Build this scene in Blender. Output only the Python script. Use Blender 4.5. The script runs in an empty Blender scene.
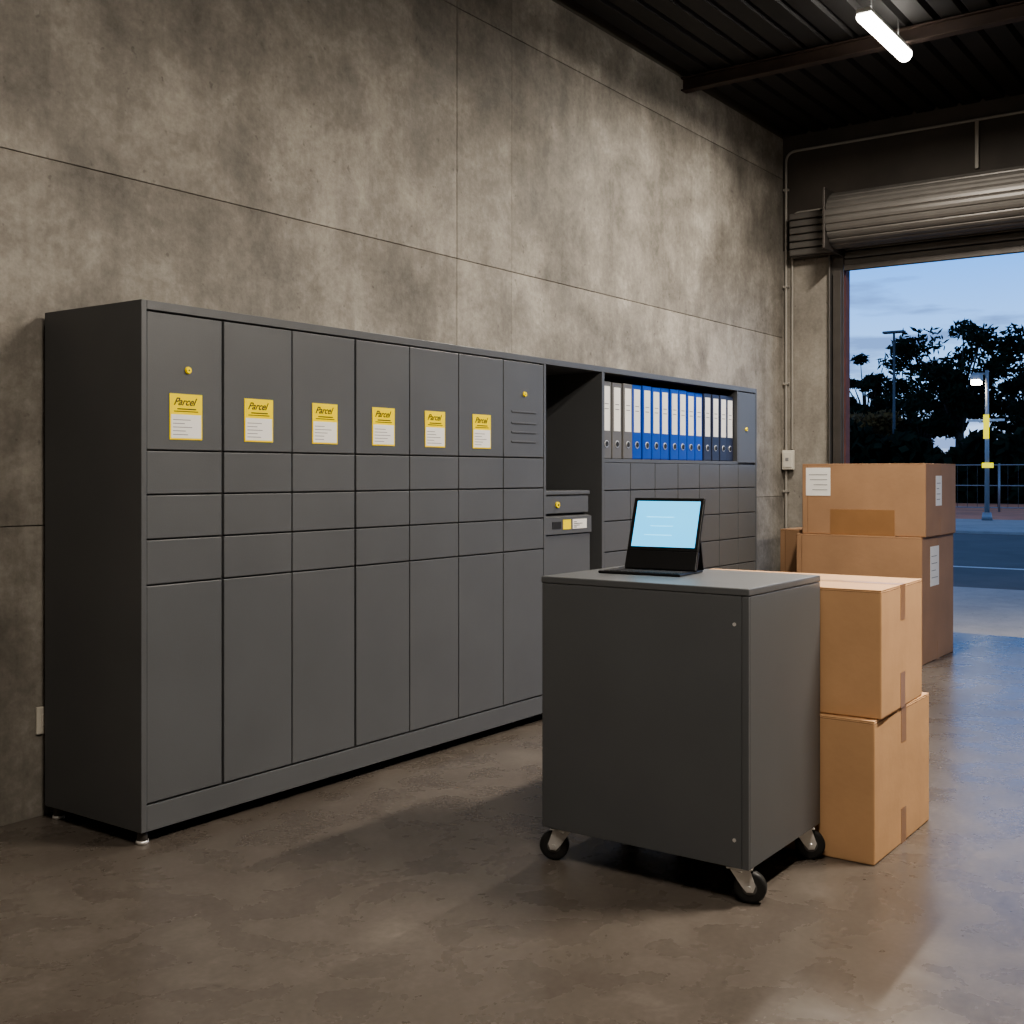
import bpy, bmesh, math, random
from mathutils import Vector, Matrix
random.seed(7)
C = bpy.context
col = C.scene.collection
C.scene.view_settings.view_transform = 'AgX'
C.scene.view_settings.look = 'AgX - Medium High Contrast'

# ------------------------------------------------------------------ materials
def new_mat(name):
    m = bpy.data.materials.new(name); m.use_nodes = True
    nt = m.node_tree
    b = nt.nodes['Principled BSDF']
    return m, nt, b

def simple(name, c, rough=0.5, metal=0.0, noise=0.0, scale=8.0, bump=0.0, bscale=60.0, spec=0.5):
    m, nt, b = new_mat(name)
    b.inputs['Roughness'].default_value = rough
    b.inputs['Metallic'].default_value = metal
    b.inputs['Specular IOR Level'].default_value = spec
    tc = nt.nodes.new('ShaderNodeTexCoord')
    n = nt.nodes.new('ShaderNodeTexNoise'); n.inputs['Scale'].default_value = scale
    n.inputs['Detail'].default_value = 5
    nt.links.new(tc.outputs['Object'], n.inputs['Vector'])
    r = nt.nodes.new('ShaderNodeValToRGB')
    k0, k1 = 1 - noise, 1 + noise
    r.color_ramp.elements[0].position = 0.3; r.color_ramp.elements[1].position = 0.7
    r.color_ramp.elements[0].color = (c[0]*k0, c[1]*k0, c[2]*k0, 1)
    r.color_ramp.elements[1].color = (c[0]*k1, c[1]*k1, c[2]*k1, 1)
    nt.links.new(n.outputs['Fac'], r.inputs['Fac'])
    nt.links.new(r.outputs['Color'], b.inputs['Base Color'])
    if bump > 0:
        n2 = nt.nodes.new('ShaderNodeTexNoise'); n2.inputs['Scale'].default_value = bscale
        nt.links.new(tc.outputs['Object'], n2.inputs['Vector'])
        bp = nt.nodes.new('ShaderNodeBump'); bp.inputs['Strength'].default_value = bump
        bp.inputs['Distance'].default_value = 0.01
        nt.links.new(n2.outputs['Fac'], bp.inputs['Height'])
        nt.links.new(bp.outputs['Normal'], b.inputs['Normal'])
    return m

def emis(name, c, s):
    m, nt, b = new_mat(name)
    b.inputs['Base Color'].default_value = (*c, 1)
    b.inputs['Emission Color'].default_value = (*c, 1)
    b.inputs['Emission Strength'].default_value = s
    return m

def concrete(name, dark, mid, light, rough0, rough1, bump, island=0.0, s=(0.8, 3.5, 40), wts=(0.5, 0.35, 0.15), span=(0.38, 0.62), vert=0.0, pores=0.8, nr=0.66):
    m, nt, b = new_mat(name)
    N = nt.nodes; L = nt.links
    tc = N.new('ShaderNodeTexCoord')
    def noise(sc, det, dist=0.0, vec=None):
        n = N.new('ShaderNodeTexNoise'); n.inputs['Scale'].default_value = sc
        n.inputs['Detail'].default_value = det; n.inputs['Roughness'].default_value = nr
        n.inputs['Distortion'].default_value = dist
        L.new(vec or tc.outputs['Object'], n.inputs['Vector']); return n
    def math_(op, x, y):
        q = N.new('ShaderNodeMath'); q.operation = op
        for i, v in enumerate((x, y)):
            if isinstance(v, (int, float)): q.inputs[i].default_value = v
            else: L.new(v, q.inputs[i])
        return q.outputs[0]
    a = noise(s[0], 8, 0.5); c2 = noise(s[1], 12, 0.3); f = noise(s[2], 5)
    t = math_('ADD', math_('MULTIPLY', a.outputs['Fac'], wts[0]), math_('MULTIPLY', c2.outputs['Fac'], wts[1]))
    t = math_('ADD', t, math_('MULTIPLY', f.outputs['Fac'], wts[2]))
    if vert > 0:   # faint vertical run-down staining
        mp = N.new('ShaderNodeMapping'); mp.inputs['Scale'].default_value = (5.0, 5.0, 0.35)
        L.new(tc.outputs['Object'], mp.inputs['Vector'])
        st = noise(1.4, 7, 0.2, mp.outputs['Vector'])
        t = math_('ADD', t, math_('MULTIPLY', math_('SUBTRACT', st.outputs['Fac'], 0.5), vert))
    if island > 0:
        g = N.new('ShaderNodeNewGeometry')
        t = math_('ADD', t, math_('MULTIPLY', math_('SUBTRACT', g.outputs['Random Per Island'], 0.5), island))
    r = N.new('ShaderNodeValToRGB')
    r.color_ramp.elements[0].position = span[0]; r.color_ramp.elements[0].color = (*dark, 1)
    r.color_ramp.elements[1].position = span[1]; r.color_ramp.elements[1].color = (*light, 1)
    e = r.color_ramp.elements.new(0.5); e.color = (*mid, 1)
    L.new(t, r.inputs['Fac'])
    outc = r.outputs['Color']
    vo = N.new('ShaderNodeTexNoise'); vo.inputs['Scale'].default_value = 22; vo.inputs['Detail'].default_value = 2
    L.new(tc.outputs['Object'], vo.inputs['Vector'])
    pr = N.new('ShaderNodeValToRGB'); pr.color_ramp.elements[0].position = 0.25; pr.color_ramp.elements[1].position = 0.31
    pr.color_ramp.elements[0].color = (0.5, 0.5, 0.5, 1)
    L.new(vo.outputs['Fac'], pr.inputs['Fac'])
    mx = N.new('ShaderNodeMix'); mx.data_type = 'RGBA'; mx.blend_type = 'MULTIPLY'; mx.inputs['Factor'].default_value = pores
    L.new(outc, mx.inputs['A']); L.new(pr.outputs['Color'], mx.inputs['B'])
    L.new(mx.outputs['Result'], b.inputs['Base Color'])
    mr = N.new('ShaderNodeMapRange')
    mr.inputs['From Min'].default_value = 0.35; mr.inputs['From Max'].default_value = 0.65
    mr.inputs['To Min'].default_value = rough0; mr.inputs['To Max'].default_value = rough1
    L.new(c2.outputs['Fac'], mr.inputs['Value']); L.new(mr.outputs['Result'], b.inputs['Roughness'])
    bp = N.new('ShaderNodeBump'); bp.inputs['Strength'].default_value = bump; bp.inputs['Distance'].default_value = 0.01
    L.new(math_('ADD', c2.outputs['Fac'], math_('MULTIPLY', f.outputs['Fac'], 0.5)), bp.inputs['Height'])
    L.new(bp.outputs['Normal'], b.inputs['Normal'])
    return m

M_wall = concrete('concrete_wall', (0.128,0.117,0.101), (0.245,0.226,0.198), (0.44,0.411,0.365), 0.65, 0.85, 0.45, 0.05, (0.8, 3.0, 34), (0.44, 0.40, 0.16), (0.38, 0.635), 0.14, 0.6)
M_pier = concrete('concrete_pier', (0.16,0.145,0.125), (0.25,0.23,0.20), (0.36,0.335,0.295), 0.7, 0.85, 0.35, vert=0.2)
M_floor = concrete('concrete_floor', (0.068,0.057,0.048), (0.106,0.091,0.078), (0.170,0.150,0.131), 0.24, 0.32, 0.04, 0, (0.7, 4.5, 45), (0.50, 0.26, 0.24), (0.34, 0.66), 0, 0.5, 0.58)
M_apron = concrete('concrete_apron', (0.30,0.28,0.26), (0.38,0.355,0.33), (0.46,0.43,0.40), 0.7, 0.85, 0.1)
M_asph = concrete('asphalt', (0.10,0.088,0.078), (0.13,0.115,0.10), (0.16,0.142,0.125), 0.75, 0.9, 0.1)
M_dirt = simple('red_dirt', (0.62,0.24,0.12), 0.9, noise=0.2, scale=0.6)
M_grass = simple('dark_grass', (0.05,0.06,0.03), 0.95, noise=0.3, scale=0.4)
M_lock = simple('locker_paint', (0.099,0.103,0.108), 0.42, 0.0, 0.05, 3, 0.06, 260)
M_gap = simple('locker_groove', (0.040,0.040,0.042), 0.7)
M_joint = simple('wall_joint', (0.10,0.09,0.075), 0.9)
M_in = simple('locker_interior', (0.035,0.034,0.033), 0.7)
M_cart = simple('cart_paint', (0.098,0.103,0.109), 0.40, 0.0, 0.05, 3, 0.06, 260)
M_yel = simple('label_yellow', (0.95,0.74,0.0), 0.45)
M_white = simple('label_white', (0.78,0.77,0.74), 0.55)
M_ink = simple('ink_black', (0.02,0.02,0.02), 0.6)
M_grayink = simple('ink_gray', (0.25,0.25,0.25), 0.6)
M_card = simple('cardboard', (0.50,0.305,0.165), 0.75, noise=0.07, scale=5, bump=0.08, bscale=30)
M_card2 = simple('cardboard_aged', (0.34,0.205,0.118), 0.78, noise=0.08, scale=4, bump=0.08, bscale=30)
M_tape = simple('packing_tape', (0.29,0.16,0.075), 0.3, noise=0.05)
M_tape2 = simple('packing_tape_pale', (0.42,0.26,0.14), 0.3, noise=0.05)
M_seam = simple('cardboard_seam', (0.16,0.09,0.045), 0.9)
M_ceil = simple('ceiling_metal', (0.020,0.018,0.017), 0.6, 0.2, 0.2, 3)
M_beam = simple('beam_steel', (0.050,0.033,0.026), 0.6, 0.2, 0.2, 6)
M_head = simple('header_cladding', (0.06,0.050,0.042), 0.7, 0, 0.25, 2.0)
M_shut = simple('shutter_steel', (0.130,0.122,0.113), 0.45, 0.3, 0.10, 5)
M_frame = simple('door_track', (0.075,0.067,0.061), 0.5, 0.3, 0.15, 5)
M_jamb = simple('jamb_red', (0.12,0.045,0.032), 0.7, noise=0.2)
M_cond = simple('conduit_pvc', (0.31,0.29,0.26), 0.5, noise=0.05)
M_plast = simple('outlet_plastic', (0.62,0.59,0.52), 0.4)
M_rub = simple('rubber', (0.018,0.018,0.018), 0.55)
M_zinc = simple('zinc', (0.70,0.69,0.67), 0.30, 0.55, 0.05, 20)
M_blk = simple('tablet_black', (0.012,0.012,0.013), 0.35)
M_bkey = simple('keyboard_key', (0.03,0.03,0.032), 0.6)
M_blue = simple('binder_blue', (0.006,0.055,0.36), 0.4)
M_navy = simple('binder_navy', (0.022,0.028,0.06), 0.4)
M_grayb = simple('binder_gray', (0.13,0.127,0.123), 0.45)
M_lampw = emis('tube_glow', (1.0,0.96,0.88), 18)
M_house = simple('fixture_white', (0.6,0.6,0.58), 0.4)
M_pole = simple('pole_galv', (0.35,0.36,0.37), 0.5, 0.5)
M_poled = simple('pole_dark', (0.10,0.11,0.12), 0.6, 0.3)
M_leaf = simple('leaf_dark', (0.018,0.028,0.014), 0.85, noise=0.4, scale=0.7, spec=0.1)
M_leafo = simple('leaf_ochre_lamplit', (0.15,0.085,0.02), 0.8, noise=0.4, scale=0.7)  # yellow foliage; street-lamp light is put into the leaf colour
M_bark = simple('bark', (0.06,0.043,0.030), 0.9, noise=0.3)
M_stl = emis('street_glow', (1.0,0.88,0.68), 30)
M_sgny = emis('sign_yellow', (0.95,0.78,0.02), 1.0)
M_line = simple('road_paint', (0.7,0.7,0.68), 0.7)

def screen_mat():
    m, nt, b = new_mat('tablet_screen')
    b.inputs['Base Color'].default_value = (0.02,0.02,0.02,1); b.inputs['Roughness'].default_value = 0.15
    tc = nt.nodes.new('ShaderNodeTexCoord')
    n = nt.nodes.new('ShaderNodeTexNoise'); n.inputs['Scale'].default_value = 4; r = nt.nodes.new('ShaderNodeValToRGB')
    r.color_ramp.elements[0].color = (0.08,0.56,1.0,1); r.color_ramp.elements[1].color = (0.12,0.64,1.0,1)
    nt.links.new(tc.outputs['Object'], n.inputs['Vector']); nt.links.new(n.outputs['Fac'], r.inputs['Fac'])
    nt.links.new(r.outputs['Color'], b.inputs['Emission Color']); b.inputs['Emission Strength'].default_value = 1.8
    return m
M_scr = screen_mat()
M_scr2 = emis('screen_ui', (0.16,0.66,1.0), 2.0)

# ------------------------------------------------------------------ mesh helpers
class MB:
    """collects pieces into one mesh with multiple materials"""
    def __init__(s): s.bm = bmesh.new(); s.mats = []
    def mi(s, m):
        if m not in s.mats: s.mats.append(m)
        return s.mats.index(m)
    def _merge(s, bm2, mat, mtx=None, smooth=False):
        i = s.mi(mat)
        for f in bm2.faces: f.material_index = i; f.smooth = smooth
        if mtx is not None: bm2.transform(mtx)
        me = bpy.data.meshes.new('tmp'); bm2.to_mesh(me); bm2.free()
        s.bm.from_mesh(me); bpy.data.meshes.remove(me)
    def box(s, lo, hi, mat, bev=0.0, mtx=None, seg=2):
        b = bmesh.new(); bmesh.ops.create_cube(b, size=1)
        lo = Vector(lo); hi = Vector(hi); d = hi-lo; c = (hi+lo)/2
        for v in b.verts: v.co = Vector((v.co.x*d.x+c.x, v.co.y*d.y+c.y, v.co.z*d.z+c.z))
        if bev > 0: bmesh.ops.bevel(b, geom=b.edges[:], offset=bev, segments=seg, affect='EDGES', profile=0.5)
        s._merge(b, mat, mtx); return s
    def cyl(s, p0, p1, r, mat, r2=None, n=24, smooth=True, mtx=None, caps=True):
        p0 = Vector(p0); p1 = Vector(p1); d = p1-p0
        b = bmesh.new()
        bmesh.ops.create_cone(b, cap_ends=caps, segments=n, radius1=r, radius2=r if r2 is None else r2, depth=d.length)
        q = Vector((0,0,1)).rotation_difference(d.normalized()).to_matrix().to_4x4()
        b.transform(Matrix.Translation((p0+p1)/2) @ q)
        i = s.mi(mat)
        for f in b.faces: f.material_index = i; f.smooth = smooth and len(f.verts) == 4
        if mtx is not None: b.transform(mtx)
        me = bpy.data.meshes.new('tmp'); b.to_mesh(me); b.free(); s.bm.from_mesh(me); bpy.data.meshes.remove(me)
        return s
    def poly(s, pts, mat, ext=None, mtx=None):
        b = bmesh.new(); vs = [b.verts.new(p) for p in pts]; f = b.faces.new(vs)
        if ext is not None:
            r = bmesh.ops.extrude_face_region(b, geom=[f])
            for v in [g for g in r['geom'] if isinstance(g, bmesh.types.BMVert)]: v.co += Vector(ext)
            bmesh.ops.recalc_face_normals(b, faces=b.faces[:])
        s._merge(b, mat, mtx); return s
    def obj(s, name, parent=None):
        me = bpy.data.meshes.new(name); s.bm.to_mesh(me); s.bm.free()
        for m in s.mats: me.materials.append(m)
        o = bpy.data.objects.new(name, me); col.objects.link(o)
        if parent: adopt(o, parent)
        return o

def empty(name, loc):
    e = bpy.data.objects.new(name, None); e.empty_display_size = 0.1; e.location = loc; col.objects.link(e); return e
def adopt(o, p):
    o.parent = p; o.matrix_parent_inverse = Matrix.Translation(p.location).inverted()
def recenter(o):
    me = o.data; c = sum((v.co for v in me.vertices), Vector())/len(me.vertices)
    c.z = min(v.co.z for v in me.vertices)
    me.transform(Matrix.Translation(-c)); o.location = c
def tube(name, pts, r, mat, parent=None, res=3):
    cu = bpy.data.curves.new(name, 'CURVE'); cu.dimensions = '3D'; cu.bevel_depth = r; cu.bevel_resolution = res
    sp = cu.splines.new('POLY'); sp.points.add(len(pts)-1)
    for p, q in zip(sp.points, pts): p.co = (*q, 1)
    cu.materials.append(mat); cu.use_fill_caps = True
    o = bpy.data.objects.new(name, cu); col.objects.link(o)
    if parent: adopt(o, parent)
    return o

# ------------------------------------------------------------------ camera
th = math.atan(828/1148); HC = 1.37
cam = bpy.data.cameras.new('camera'); co = bpy.data.objects.new('camera', cam); col.objects.link(co)
co.location = (0, 0, HC); co.rotation_euler = (math.pi/2, 0, th - math.pi/2)
cam.sensor_width = 36; cam.lens = 1148/1024*36; cam.shift_y = -38/1024; cam.clip_end = 1000
C.scene.camera = co

# ------------------------------------------------------------------ room shell
YW = 4.22; XF = 10.18; XB = -3.0; YR = -5.0; ZC = 4.5; TW = 0.12
w = MB()
w.box((XB-0.2, YW+0.006, 0), (XF+TW, YW+0.25, ZC+0.2), M_joint)
xe = [XB, 0.05, 5.297, 5.85, XF]; ze = [0, 1.164, 2.64, 4.12, ZC]
for i in range(4):
    for j in range(4):
        gx0 = 0.0004 if i == 3 else 0.002; gx1 = 0.0004 if i == 2 else 0.002
        w.box((xe[i]+gx0, YW, ze[j]+(0.002 if j else 0)), (xe[i+1]-gx1, YW+0.03, ze[j+1]-0.002), M_wall, 0.0012, seg=1)
w.obj('wall_left')
w = MB(); w.box((XB, YR, -0.2), (XF+TW, YW+0.25, 0), M_floor); w.obj('floor')
w = MB(); w.box((XB-0.2, YR-0.2, 0), (XF+TW, YR, ZC+0.2), M_wall); w.obj('wall_right')
w = MB(); w.box((XB-0.2, YR, 0), (XB, YW, ZC+0.2), M_wall); w.obj('wall_back')
YO0, YO1, ZO = -0.7, 3.645, 3.29
w = MB()
w.box((XF, YO1, 0), (XF+TW, YW+0.005, 3.45), M_pier, 0.002)
w.box((XF, YR, 0), (XF+TW, YO0, 3.45), M_pier, 0.002)
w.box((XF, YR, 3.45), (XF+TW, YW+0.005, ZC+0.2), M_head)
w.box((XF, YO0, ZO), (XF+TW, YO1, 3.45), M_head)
w.box((XF+0.015, YO1-0.015, 0), (XF+TW+0.005, YO1, ZO), M_jamb)
w.box((XF+0.015, YO0, 0), (XF+TW+0.005, YO0+0.015, ZO), M_jamb)
w.box((XF+0.015, YO0, ZO-0.015), (XF+TW+0.005, YO1, ZO), M_jamb)
w.obj('wall_far')
bm = bmesh.new(); per = 0.19
y = YR
prof = []
while y < YW:
    prof += [(y, ZC+0.035), (y+0.07, ZC+0.035), (y+0.095, ZC), (y+0.165, ZC)]; y += per
prof = [p for p in prof if p[0] <= YW]
a_ = [bm.verts.new((XB, p[0], p[1])) for p in prof]; b_ = [bm.verts.new((XF, p[0], p[1])) for p in prof]
for i in range(len(prof)-1): bm.faces.new((a_[i], b_[i], b_[i+1], a_[i+1]))
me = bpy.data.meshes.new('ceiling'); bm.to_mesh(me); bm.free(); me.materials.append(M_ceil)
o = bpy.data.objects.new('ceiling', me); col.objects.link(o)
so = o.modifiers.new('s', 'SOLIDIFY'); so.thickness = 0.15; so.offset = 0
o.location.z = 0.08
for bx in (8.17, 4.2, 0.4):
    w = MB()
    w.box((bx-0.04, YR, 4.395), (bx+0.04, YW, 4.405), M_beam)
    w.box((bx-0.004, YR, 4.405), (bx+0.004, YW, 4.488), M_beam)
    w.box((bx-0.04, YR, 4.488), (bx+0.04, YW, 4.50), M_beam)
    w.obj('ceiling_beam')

# ------------------------------------------------------------------ roller shutter
E = empty('roller_shutter_door', (10.0, 1.5, 0))
w = MB()
n = 22; R = 0.245; cx, cz = 9.895, 3.60
pr = []
for k in range(n):
    for dt, rr in ((0.0, R-0.013), (0.16, R-0.002), (0.5, R), (0.84, R-0.002)):
        t = 2*math.pi*(k+dt)/n; pr.append((cx+rr*math.cos(t), cz+rr*math.sin(t)))
bm = bmesh.new()
A = [bm.verts.new((p[0], 3.62, p[1])) for p in pr]; B = [bm.verts.new((p[0], -0.7, p[1])) for p in pr]
for k in range(len(pr)): bm.faces.new((A[k], A[(k+1)%len(pr)], B[(k+1)%len(pr)], B[k]))
bm.faces.new(A); bm.faces.new(B)
bmesh.ops.recalc_face_normals(bm, faces=bm.faces[:])
w._merge(bm, M_shut)
w.obj('coil', E)
w = MB()
w.box((9.66, 3.625, 3.33), (10.17, 3.645, 3.86), M_frame, 0.003)
w.box((9.66, -0.72, 3.33), (10.17, -0.705, 3.86), M_frame, 0.003)
for k in range(3):
    w.box((10.135, YO0+0.02, 3.24+k*0.07), (10.155, 3.62, 3.30+k*0.07), M_shut, 0.006)
w.box((10.12, YO0+0.02, 3.20), (10.17, 3.62, 3.25), M_frame, 0.004)
for (y0, y1) in ((3.635, 3.75), (YO0-0.12, YO0)):
    w.box((10.155, y0, 0), (10.172, y1, 3.4), M_frame, 0.002)
    w.box((10.09, y1-0.012, 0), (10.155, y1, 3.4), M_shut, 0.002)
    w.box((10.09, y0, 0), (10.102, y1-0.04, 3.2), M_frame, 0.002)
w.obj('tracks', E)
w = MB()
for k in range(6):
    w.box((10.0, 3.66, 3.36+k*0.066), (10.17, 4.09, 3.36+k*0.066+0.058), M_shut, 0.012)
w.box((10.03, 3.67, 3.35), (10.17, 4.08, 3.75), M_frame)
w.obj('motor_cover', E)

# conduits and junction box
E = empty('electrical_conduit', (10.1, 4.15, 0))
def bend(p, c, q, r=0.08, n=6):
    p, c, q = map(Vector, (p, c, q)); a = c+(p-c).normalized()*r; b = c+(q-c).normalized()*r
    return [tuple((1-t)**2*a+2*t*(1-t)*c+t*t*b) for t in [i/n for i in range(n+1)]]
yc, xc = 4.15, 10.155
tube('riser', [(xc, yc+0.03, 0.02)] + bend((xc, yc+0.03, 0), (xc, yc+0.03, 4.36), (xc, 0, 4.36), 0.1) + [(xc, -3, 4.36)], 0.012, M_cond, E)
tube('motor_feed', [(xc, 4.12, 1.6)] + bend((xc, 4.12, 1.6), (xc, 4.12, 3.79), (xc, 3.7, 3.79), 0.08) + [(xc, 3.65, 3.79)], 0.009, M_cond, E)
w = MB(); w.box((xc-0.01, 2.47, 3.95), (xc+0.01, 2.50, 4.35), M_cond, 0.003)
for z in (0.5, 1.2, 2.2, 3.1, 4.0): w.box((xc-0.018, yc+0.005, z), (XF-0.001, yc+0.055, z+0.02), M_cond, 0.002)
w.obj('hanger_clips', E)
E = empty('junction_box', (10.12, 4.15, 1.4))
w = MB(); w.box((10.10, 4.085, 1.41), (10.14, 4.20, 1.59), M_plast, 0.008)
w.box((10.092, 4.10, 1.43), (10.10, 4.185, 1.57), M_plast, 0.004); w.box((10.088, 4.13, 1.49), (10.093, 4.16, 1.52), M_grayink)
w.obj('cover', E)
w = MB(); w.box((2.60, YW-0.012, 0.33), (2.68, YW-0.0005, 0.44), M_plast, 0.004)
w.box((2.62, YW-0.016, 0.36), (2.66, YW-0.012, 0.41), M_plast, 0.002)
w.obj('wall_outlet')

# ------------------------------------------------------------------ lockers
X0, YF, YBk = 2.620, 3.566, 4.185
XN0, XN1, X1 = 5.255, 5.872, 8.10
ZT, ZB = 2.012, 0.05
LE = empty('parcel_locker', ((X0+X1)/2, (YF+YBk)/2, 0))
w = MB()
yf = YF+0.008
w.box((X0, YF, ZB), (X0+0.024, YBk, ZT), M_lock, 0.002)
w.box((X1-0.02, YF, ZB), (X1, YBk, ZT), M_lock, 0.002)
w.box((X0+0.024, YF, ZT-0.034), (X1-0.02, YBk, ZT), M_lock, 0.002)
w.box((X0+0.024, YF, ZB), (X1-0.02, YBk, 0.146), M_lock, 0.002)
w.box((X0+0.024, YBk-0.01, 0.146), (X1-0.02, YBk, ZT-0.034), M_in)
w.box((X0+0.024, yf+0.004, 0.146), (XN0-0.01, YBk-0.01, ZT-0.034), M_gap)
w.box((XN0-0.01, YF, 0.146), (XN0+0.012, YBk-0.01, ZT-0.034), M_lock, 0.001)
w.box((XN1-0.012, YF, 0.146), (XN1+0.018, YBk-0.01, ZT-0.034), M_lock, 0.001)
w.box((XN1+0.018, yf+0.004, 0.146), (X1-0.02, YBk-0.01, 1.452), M_gap)
w.box((XN1+0.018, YF+0.002, 1.440), (7.766, YBk-0.01, 1.462), M_lock, 0.001)
w.box((7.766-0.012, YF, 1.452), (7.766+0.006, YBk-0.01, ZT-0.034), M_lock, 0.001)
w.box((7.772, yf+0.004, 1.452), (X1-0.02, YBk-0.01, ZT-0.034), M_gap)
w.obj('carcass', LE)
def door(w, x0, x1, z0, z1, g=0.0030, mat=M_lock):
    w.box((x0+g, YF+0.001, z0+g), (x1-g, YF+0.016, z1-g), mat, 0.0026)
w = MB()
xs = [2.642, 3.000, 3.368, 3.750, 4.119, 4.491, 4.868, 5.245]
rows = [0.151, 0.958, 1.127, 1.293, 1.458, 1.974]
for i in range(7):
    for j in range(5):
        z0, z1 = rows[j], rows[j+1]
        door(w, xs[i]+(0.003 if i in (1, 3) else 0), xs[i+1]-(0.003 if i in (0, 2) else 0), z0, z1)
pitch = (X1-0.012-XN1-0.014)/7
xs2 = [XN1+0.016+pitch*k for k in range(8)]; xs2[6] = 7.772; xs2[7] = X1-0.021
z2 = [0.151, 0.345, 0.53, 0.715, 0.90, 1.085, 1.27, 1.44]
for i in range(7):
    for j in range(7): door(w, xs2[i], xs2[i+1], z2[j], z2[j+1])
door(w, xs2[6], xs2[7], 1.45, 1.974)
w.obj('doors', LE)
w = MB()
for z in (1.70, 1.64, 1.59, 1.54):
    w.box((4.94, YF-0.002, z), (5.17, YF+0.002, z+0.008), M_lock, 0.001)
    w.box((4.945, YF-0.0005, z-0.004), (5.165, YF+0.0015, z), M_gap)
for (x, z) in ((2.83, 1.765), (5.06, 1.80), (7.91, 1.70)):
    w.cyl((x, YF-0.008, z), (x, YF+0.002, z), 0.012, M_yel); w.cyl((x, YF-0.009, z), (x, YF-0.008, z), 0.003, M_ink)
    w.cyl((x, YF-0.003, z), (x, YF+0.002, z), 0.014, M_yel)
w.obj('locks_vents', LE)
for i in range(6):
    cx_ = xs[i]+ (xs[i+1]-xs[i])*0.50; z0 = 1.50; W = 0.152; H = 0.174
    w = MB()
    w.box((cx_-W/2, YF-0.0012, z0), (cx_+W/2, YF+0.0012, z0+H), M_yel, 0.0005)
    w.box((cx_-W/2+0.006, YF-0.0020, z0+0.006), (cx_+W/2-0.006, YF-0.001, z0+H*0.55), M_white)
    for k in range(5):
        zz = z0+0.018+k*0.014; ln = random.uniform(0.05, 0.11)
        w.box((cx_-W/2+0.014, YF-0.0026, zz), (cx_-W/2+0.014+ln, YF-0.0019, zz+0.0028), M_grayink)
    w.box((cx_-W/2+0.02, YF-0.0022, z0+H*0.61), (cx_+W/2-0.02, YF-0.001, z0+H*0.61+0.003), M_ink)
    w.box((cx_-W/2+0.035, YF-0.0022, z0+H*0.66), (cx_+W/2-0.03, YF-0.001, z0+H*0.66+0.004), M_ink)
    w.obj('label_%d' % (i+1), LE)
    t = bpy.data.curves.new('label_text', 'FONT'); t.body = 'Parcel'; t.size = 0.040; t.extrude = 0.0003; t.shear = 0.5; t.offset = 0.0006
    t.align_x = 'CENTER'; t.materials.append(M_ink)
    to = bpy.data.objects.new('label_text_%d' % (i+1), t); col.objects.link(to)
    to.location = (cx_-0.01, YF-0.0018, z0+H*0.755); to.rotation_euler = (math.pi/2, 0, 0); adopt(to, LE)
w = MB()
for x in (X0+0.03, 5.6, 6.9, X1-0.05):
    for y in (YF+0.035, YBk-0.05):
        w.cyl((x, y, 0.012), (x, y, 0.052), 0.020, M_frame); w.cyl((x, y, 0), (x, y, 0.014), 0.024, M_zinc)
w.obj('feet', LE)

# kiosk in niche
K = empty('drop_box_kiosk', (5.5, 3.8, 0.147))
w = MB()
kx0, kx1 = 5.272, 5.77; ky = YF+0.02; kt = 1.275
w.box((kx0, ky+0.06, 0.147), (kx1, 4.16, kt-0.02), M_lock, 0.004)
w.box((kx0, ky+0.01, kt-0.025), (kx1+0.005, 4.16, kt), M_lock, 0.006)
w.box((kx0+0.004, ky+0.016, 1.145), (kx1-0.004, ky+0.06, 1.245), M_lock, 0.004)
w.poly([(kx0+0.004, ky+0.06, 1.14), (kx0+0.004, ky-0.005, 1.125), (kx0+0.004, ky-0.005, 1.03), (kx0+0.004, ky+0.06, 1.03)], M_lock, (kx1-kx0-0.008, 0, 0))
w.box((kx0+0.004, ky+0.005, 0.16), (kx1-0.004, ky+0.06, 1.025), M_lock, 0.004)
w.cyl((5.43, ky+0.006, 1.195), (5.43, ky+0.02, 1.195), 0.017, M_yel); w.cyl((5.43, ky+0.003, 1.195), (5.43, ky+0.006, 1.195), 0.006, M_ink)
w.box((5.35, ky-0.007, 1.060), (5.44, ky-0.004, 1.10), M_ink)
w.box((5.46, ky-0.0075, 1.055), (5.54, ky-0.004, 1.11), M_yel); w.box((5.56, ky-0.0075, 1.055), (5.71, ky-0.004, 1.11), M_white)
for k in range(4): w.box((5.57, ky-0.009, 1.063+k*0.01), (5.60+0.03*(k % 3), ky-0.007, 1.066+k*0.01), M_ink)
w.obj('body', K)

# binders
w = MB(); nb = 15; bx0 = XN1+0.022; bw = (7.75-bx0)/nb
for k in range(nb):
    m = M_grayb if k < 3 else (M_blue if k < 11 else M_navy)
    a = bx0+k*bw+0.004; b = bx0+(k+1)*bw-0.004; y0 = YF+0.02+random.uniform(0, 0.01); z0 = 1.4625; h = 0.47+random.uniform(-0.004, 0.004)
    w.box((a, y0, z0), (b, y0+0.40, z0+h), m, 0.006)
    w.box((a+0.020, y0-0.0015, z0+0.17), (b-0.020, y0+0.001, z0+h-0.03), M_white)
    for q in range(2): w.box((a+0.035, y0-0.0022, z0+0.30+q*0.03), (b-0.035, y0-0.001, z0+0.305+q*0.03), M_grayink)
    w.cyl(((a+b)/2, y0-0.003, z0+0.09), ((a+b)/2, y0+0.002, z0+0.09), 0.022, M_zinc)
    w.cyl(((a+b)/2, y0-0.005, z0+0.09), ((a+b)/2, y0-0.002, z0+0.09), 0.017, M_ink)
o = w.obj('ring_binders'); recenter(o)

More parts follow.
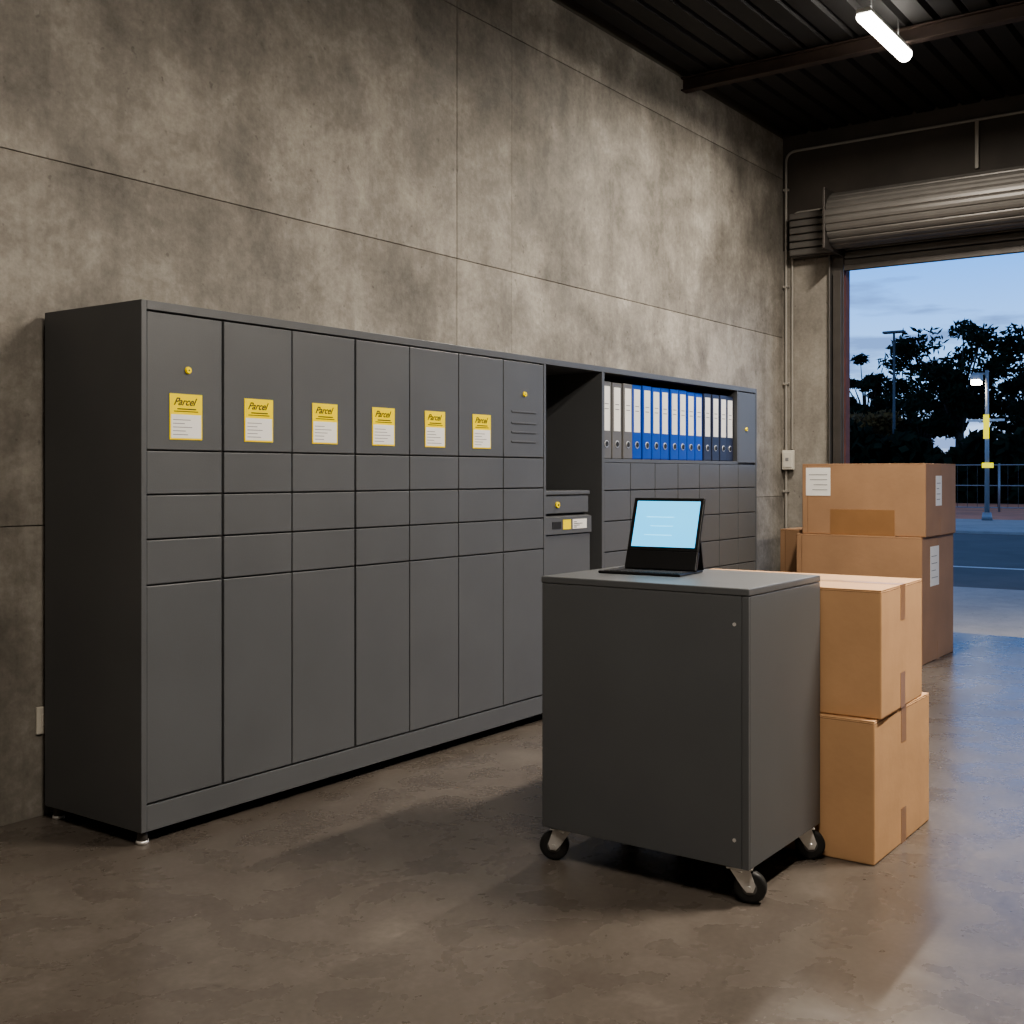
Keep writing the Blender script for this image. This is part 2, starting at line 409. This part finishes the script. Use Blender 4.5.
# ------------------------------------------------------------------ cart
cx0, cx1, cy0, cy1 = 3.365, 3.98, 1.508, 2.30; zb, zt = 0.118, 1.008
CE = empty('rolling_cabinet', ((cx0+cx1)/2, (cy0+cy1)/2, 0))
w = MB()
w.box((cx0+0.006, cy0+0.006, zb), (cx1-0.006, cy1-0.006, zt-0.026), M_cart, 0.003)
w.box((cx0, cy0, zt-0.024), (cx1, cy1, zt), M_cart, 0.004, seg=3)
w.box((cx0+0.001, cy0+0.026, zb+0.002), (cx0+0.012, cy1-0.004, zt-0.025), M_cart, 0.002)
w.box((cx0+0.001, cy0+0.001, zb+0.002), (cx0+0.012, cy0+0.0235, zt-0.025), M_cart, 0.002)
w.box((cx0+0.013, cy0+0.001, zb+0.002), (cx1-0.002, cy0+0.012, zt-0.025), M_cart, 0.002)
for z in (zb+0.09, zt-0.115): w.cyl((cx0-0.001, cy0+0.05, z), (cx0+0.003, cy0+0.05, z), 0.006, M_zinc)
w.obj('body', CE)
def caster(name, x, y, ang, parent):
    w = MB(); T = Matrix.Translation((x, y, 0)) @ Matrix.Rotation(ang, 4, 'Z')
    w.box((-0.042, -0.036, 0.112), (0.042, 0.036, 0.118), M_zinc, 0.002, T)
    w.cyl((0, 0, 0.1), (0, 0, 0.112), 0.026, M_zinc, mtx=T)
    off = 0.030; wr = 0.052
    for s_ in (-1, 1):
        pts = [(-0.030, s_*0.021, 0.106), (0.034, s_*0.021, 0.106), (off+0.020, s_*0.021, 0.060), (off+0.012, s_*0.021, 0.040), (off-0.008, s_*0.021, 0.038), (off-0.026, s_*0.021, 0.058)]
        w.poly(pts, M_zinc, (0, s_*0.003, 0), T)
    w.box((-0.030, -0.024, 0.104), (0.034, 0.024, 0.108), M_zinc, 0.001, T)
    w.cyl((off, -0.029, wr), (off, 0.029, wr), 0.008, M_zinc, mtx=T)
    prof = [(wr-0.012, -0.0165), (wr-0.003, -0.0155), (wr, -0.009), (wr, 0.009), (wr-0.003, 0.0155), (wr-0.012, 0.0165)]
    R4 = T @ Matrix.Translation((off, 0, wr)) @ Matrix.Rotation(math.pi/2, 4, 'X')
    b = bmesh.new(); n = 36; rings = [[b.verts.new((r*math.cos(2*math.pi*k/n), r*math.sin(2*math.pi*k/n), t)) for k in range(n)] for r, t in prof]
    for p_, q_ in zip(rings, rings[1:]):
        for k in range(n): b.faces.new((p_[k], p_[(k+1) % n], q_[(k+1) % n], q_[k]))
    b.faces.new(rings[0][::-1]); b.faces.new(rings[-1])
    w._merge(b, M_rub, R4, True)
    w.cyl((off, -0.0175, wr), (off, 0.0175, wr), 0.024, M_grayb, mtx=T)
    w.obj(name, parent)
caster('caster_1', cx0+0.05, cy0+0.05, math.radians(-75), CE)
caster('caster_2', cx0+0.05, cy1-0.06, math.radians(115), CE)
caster('caster_3', cx1-0.055, cy0+0.05, math.radians(-60), CE)
caster('caster_4', cx1-0.055, cy1-0.05, math.radians(60), CE)

# ------------------------------------------------------------------ tablet
TE = empty('tablet_computer', (3.80, 2.03, zt))
T0 = Matrix.Translation((3.70, 2.022, zt)) @ Matrix.Rotation(math.radians(5), 4, 'Z')
w = MB()
w.box((-0.10, -0.135, 0.0006), (0.12, 0.185, 0.010), M_blk, 0.003, T0)
for r_ in range(4):
    for c_ in range(12):
        w.box((-0.092+r_*0.022, -0.125+c_*0.0245, 0.010), (-0.074+r_*0.022, -0.104+c_*0.0245, 0.0118), M_bkey, 0, T0)
w.obj('keyboard_folio', TE)
tilt = math.radians(20)
TT = T0 @ Matrix.Translation((0.03, 0, 0.012)) @ Matrix.Rotation(tilt, 4, 'Y')
w = MB()
w.box((0, -0.142, 0.070), (0.012, 0.142, 0.278), M_blk, 0.005, TT, 3)
w.box((0.0, -0.142, 0.0), (0.018, 0.142, 0.072), M_blk, 0.004, TT)
w.box((-0.0008, -0.126, 0.086), (0.0005, 0.126, 0.264), M_scr, 0, TT)
for k in range(3):
    w.box((-0.0014, -0.03, 0.13+k*0.035), (-0.0007, 0.08-0.02*(k % 2), 0.133+k*0.035), M_scr2, 0, TT)
w.obj('screen', TE)
w = MB()
w.poly([(0.118, -0.14, 0.010), (0.112, -0.14, 0.010), (0.082, -0.14, 0.120), (0.088, -0.14, 0.122)], M_blk, (0, 0.28, 0), T0)
w.obj('rear_stand', TE)

# ------------------------------------------------------------------ cardboard boxes
def carton(x0, y0, z0, dx, dy, dz, mat, rot=0.0, labels=(), tp=None):
    """origin = near corner (min x, min y); faces: -x = left-visible, -y = right-visible"""
    w = MB(); bv = 0.006; tp = tp or M_tape
    w.box((0, 0, 0), (dx, dy, dz-0.004), mat, bv, seg=3)
    g = 0.002
    w.box((0.001, 0.001, dz-0.005), (dx/2-g, dy-0.001, dz), mat, 0.0015); w.box((dx/2+g, 0.001, dz-0.005), (dx-0.001, dy-0.001, dz), mat, 0.0015)
    w.box((dx/2-0.03, -0.0008, dz-0.0005), (dx/2+0.03, dy+0.0008, dz+0.0006), M_tape2)
    w.box((dx/2-0.03, -0.001, dz-0.13), (dx/2+0.03, 0.0005, dz+0.0006), tp)
    w.box((dx/2-0.03, -0.001, 0.0), (dx/2+0.03, 0.0005, 0.13), tp)
    w.box((-0.0004, 0.006, dz-0.010), (0.001, dy-0.006, dz-0.0085), M_seam); w.box((0.006, -0.0004, dz-0.010), (dx-0.006, 0.001, dz-0.0085), M_seam)
    w.box((-0.0012, dy-0.045, 0.01), (0.0, dy-0.043, dz-0.012), M_seam)
    for (f, a0, a1, b0, b1, m) in labels:
        if f == 'x': w.box((-0.002, a0, b0), (0.0005, a1, b1), m)
        else: w.box((a0, -0.002, b0), (a1, 0.0005, b1), m)
        if m is M_white:
            for q in range(4):
                zz = b0+(b1-b0)*(0.2+0.18*q)
                if f == 'x': w.box((-0.0028, a0+(a1-a0)*0.12, zz), (-0.0018, a0+(a1-a0)*random.uniform(0.5, 0.9), zz+0.005), M_grayink)
                else: w.box((a0+(a1-a0)*0.12, -0.0028, zz), (a0+(a1-a0)*random.uniform(0.5, 0.9), -0.0018, zz+0.005), M_grayink)
    o = w.obj('cardboard_box'); o.location = (x0, y0, z0); o.rotation_euler.z = math.radians(rot)
    return o
carton(3.99, 1.318, 0, 0.66, 0.78, 0.505, M_card)
carton(4.025, 1.305, 0.506, 0.55, 0.88, 0.455, M_card, 2)
carton(8.36, 2.42, 0, 0.82, 0.94, 0.915, M_card2, labels=[('y', 0.20, 0.42, 0.55, 0.84, M_white)], tp=M_card2)
carton(8.38, 2.40, 0.917, 0.79, 0.92, 0.53, M_card2,
       labels=[('x', 0.70, 0.89, 0.29, 0.50, M_white), ('x', 0.22, 0.70, 0.0, 0.19, M_tape), ('y', 0.25, 0.40, 0.22, 0.44, M_white)], tp=M_card2)
carton(8.72, 3.42, 0, 0.40, 0.22, 0.93, M_card2)

# ------------------------------------------------------------------ lights
def tube_light(x0, x1, y, z, power, colr, wid=0.09):
    E = empty('ceiling_tube_light', ((x0+x1)/2, y, z))
    w = MB()
    w.box((x0-0.02, y-wid/2+0.005, z+0.018), (x1+0.02, y+wid/2-0.005, z+0.05), M_house, 0.006)
    for x in (x0+0.15, x1-0.15): w.cyl((x, y, z+0.05), (x, y, ZC+0.03), 0.005, M_grayink)
    w.obj('housing', E)
    w = MB(); w.cyl((x0, y, z+0.005), (x1, y, z+0.005), wid/2, M_lampw, n=20)
    w.obj('diffuser', E)
    l = bpy.data.lights.new('lamp', 'AREA'); l.shape = 'RECTANGLE'; l.size = x1-x0; l.size_y = wid*0.8; l.energy = power; l.color = colr
    lo = bpy.data.objects.new('lamp', l); col.objects.link(lo); lo.location = ((x0+x1)/2, y, z-wid/2-0.004); adopt(lo, E)
WARM = (1.0, 0.895, 0.77)
tube_light(7.30, 8.16, 2.48, 4.31, 160, (1.0, 0.92, 0.81), 0.10)
tube_light(4.3, 5.5, 0.0, 4.0, 290, WARM, 0.2)
tube_light(0.8, 2.0, 0.6, 4.1, 115, WARM, 0.2)

# ------------------------------------------------------------------ exterior
w = MB(); w.box((XF+TW, -40, -0.22), (14.7, 60, -0.02), M_apron); w.obj('apron_ground')
w = MB(); w.box((14.7, -80, -0.25), (28.6, 140, -0.05), M_asph)
w.box((18.2, -80, -0.05), (18.35, 140, -0.046), M_line)
w.obj('road_ground')
w = MB(); w.box((28.6, -80, -0.25), (36, 140, 0.02), M_apron, 0.02); w.obj('sidewalk_ground')
w = MB(); w.box((36, -80, -0.25), (56, 140, 0.0), M_dirt); w.obj('dirt_ground')
w = MB(); w.box((56, -200, -0.25), (600, 400, 0.0), M_grass); w.obj('grass_ground')
FE = MB()
yy = -5.0
while yy < 40: FE.cyl((44, yy, 0), (44, yy, 1.75), 0.04, M_pole, n=8); yy += 2.5
for z in (0.15, 0.95, 1.7): FE.cyl((44, -5, z), (44, 40, z), 0.02, M_pole, n=6)
yy = -5.0
while yy < 40: FE.box((43.99, yy, 0.15), (44.01, yy+0.012, 1.7), M_frame); yy += 0.35
FE.obj('metal_fence')
def P(u, v, D): a = (u-512)/1148; return Vector((D*(math.cos(th)+math.sin(th)*a), D*(math.sin(th)-math.cos(th)*a), HC+D*(474-v)/1148))
p = P(987, 474, 33.5); E = empty('street_lamp', (p.x, p.y, 0.02)); w = MB()
w.cyl((p.x, p.y, 0.02), (p.x, p.y, 4.4), 0.075, M_pole, 0.05, n=12)
w.cyl((p.x, p.y, 0.02), (p.x, p.y, 0.25), 0.16, M_pole, 0.12, n=12)
w.cyl((p.x, p.y, 4.3), (p.x-0.1, p.y+0.40, 4.3), 0.03, M_pole, n=8)
w.box((p.x-0.20, p.y+0.12, 4.08), (p.x+0.05, p.y+0.42, 4.28), M_pole, 0.02); w.box((p.x-0.22, p.y+0.14, 3.98), (p.x+0.02, p.y+0.40, 4.12), M_stl, 0.02)
w.box((p.x-0.09, p.y-0.5, 2.9), (p.x-0.05, p.y+0.5, 2.97), M_line, 0.01)
w.box((p.x-0.10, p.y-0.08, 2.4), (p.x-0.08, p.y+0.08, 3.1), M_sgny)
w.box((p.x-0.10, p.y-0.2, 1.55), (p.x-0.08, p.y+0.12, 1.70), M_sgny)
w.obj('pole', E)
p = P(894, 474, 63.5); E = empty('street_lamp.001', (p.x, p.y, 0)); w = MB()
w.cyl((p.x, p.y, 0), (p.x, p.y, 9.2), 0.10, M_poled, 0.06, n=10)
w.box((p.x-0.2, p.y-0.6, 9.15), (p.x+0.2, p.y+0.6, 9.28), M_poled, 0.04)
w.obj('pole', E)

def tree(x, y, h, rad, leaf, seed, nc=30, per=150, ls=0.27):
    rnd = random.Random(seed); w = MB()
    w.cyl((0, 0, 0), (0.1, 0.05, h*0.45), 0.30*h/11, M_bark, 0.18*h/11, n=10)
    cl = []
    for k in range(nc):
        while True:
            v = Vector((rnd.uniform(-1, 1), rnd.uniform(-1, 1), rnd.uniform(-1, 1)))
            if v.length < 1: break
        c = Vector((v.x*rad, v.y*rad, h*0.62+v.z*h*0.30)); cl.append((c, rnd.uniform(0.20, 0.36)*rad))
    bm2 = w.bm
    for c, r in cl:
        st = Vector((0.1, 0.05, h*rnd.uniform(0.25, 0.45)))
        mid = (st+c)/2+Vector((0, 0, h*0.04))
        w.cyl(st, mid, 0.09*h/11, M_bark, 0.06*h/11, n=6); w.cyl(mid, c, 0.06*h/11, M_bark, 0.02, n=6)
    li = w.mi(leaf)
    for c, r in cl:
        for _ in range(per):
            d = Vector((rnd.gauss(0, 1), rnd.gauss(0, 1), rnd.gauss(0, 1))).normalized()*r*rnd.uniform(0.3, 1.12)
            d.z *= 0.62
            q = c+d
            t1 = Vector((rnd.gauss(0, 1), rnd.gauss(0, 1), rnd.gauss(0, 1))).normalized(); t2 = t1.orthogonal().normalized()
            s1, s2 = ls*rnd.uniform(0.6, 1.3), ls*rnd.uniform(0.3, 0.6)
            vs = [bm2.verts.new(q+t1*s1), bm2.verts.new(q+t2*s2), bm2.verts.new(q-t1*s1), bm2.verts.new(q-t2*s2)]
            f = bm2.faces.new(vs); f.material_index = li
    o = w.obj('tree'); o.location = (x, y, 0); return o
for (u, D, h, rad, lf, sd) in ((960, 72, 12.8, 4.3, M_leaf, 1), (1026, 84, 13.2, 3.8, M_leaf, 2), (866, 92, 12.0, 2.3, M_leaf, 3), (905, 104, 9.8, 3.4, M_leaf, 4),
                              (866, 74, 6.0, 2.2, M_leafo, 5), (922, 90, 8.6, 3.0, M_leaf, 6), (1085, 76, 11.0, 4.0, M_leaf, 8), (825, 100, 10.0, 3.5, M_leaf, 9)):
    p = P(u, 474, D); tree(p.x, p.y, h, rad, lf, sd, nc=34 if sd == 1 else 28)
w = MB(); li = w.mi(M_leaf); rnd = random.Random(3)
for k in range(11000):
    y = rnd.uniform(5, 50); hh = 3.2+0.6*math.sin(y*0.7)+0.4*math.sin(y*1.9)
    q = Vector((58+rnd.gauss(0, 0.7), y, rnd.uniform(0, hh)))
    t1 = Vector((rnd.gauss(0, 1), rnd.gauss(0, 1), rnd.gauss(0, 1))).normalized(); t2 = t1.orthogonal().normalized()
    s1, s2 = 0.45*rnd.uniform(0.6, 1.2), 0.28
    f = w.bm.faces.new([w.bm.verts.new(q+t1*s1), w.bm.verts.new(q+t2*s2), w.bm.verts.new(q-t1*s1), w.bm.verts.new(q-t2*s2)]); f.material_index = li
w.obj('hedge')

# ------------------------------------------------------------------ world: dusk sky
wd = bpy.data.worlds.new('dusk_sky'); C.scene.world = wd; wd.use_nodes = True
nt = wd.node_tree; N = nt.nodes; L = nt.links; bg = N['Background']
tc = N.new('ShaderNodeTexCoord'); sp = N.new('ShaderNodeSeparateXYZ'); L.new(tc.outputs['Generated'], sp.inputs[0])
r = N.new('ShaderNodeValToRGB'); L.new(sp.outputs['Z'], r.inputs['Fac'])
els = r.color_ramp.elements
els[0].position = 0.0; els[0].color = (0.50, 0.58, 0.74, 1)
els[1].position = 1.0; els[1].color = (0.08, 0.12, 0.23, 1)
e = els.new(0.07); e.color = (0.34, 0.58, 0.96, 1)
e = els.new(0.19); e.color = (0.09, 0.36, 1.0, 1)
e = els.new(0.42); e.color = (0.10, 0.17, 0.34, 1)
mp = N.new('ShaderNodeMapping'); mp.inputs['Scale'].default_value = (2.2, 2.2, 13); mp.inputs['Location'].default_value = (0.4, 1.2, 0.35); L.new(tc.outputs['Generated'], mp.inputs['Vector'])
nz = N.new('ShaderNodeTexNoise'); nz.inputs['Scale'].default_value = 2.6; nz.inputs['Detail'].default_value = 7; L.new(mp.outputs['Vector'], nz.inputs['Vector'])
cr = N.new('ShaderNodeValToRGB'); cr.color_ramp.elements[0].position = 0.55; cr.color_ramp.elements[1].position = 0.64; cr.color_ramp.elements[1].color = (0.8, 0.8, 0.8, 1); L.new(nz.outputs['Fac'], cr.inputs['Fac'])
mx = N.new('ShaderNodeMix'); mx.data_type = 'RGBA'; L.new(cr.outputs['Color'], mx.inputs['Factor']); L.new(r.outputs['Color'], mx.inputs['A'])
mx.inputs['B'].default_value = (0.13, 0.21, 0.42, 1)
L.new(mx.outputs['Result'], bg.inputs['Color']); bg.inputs['Strength'].default_value = 1.7
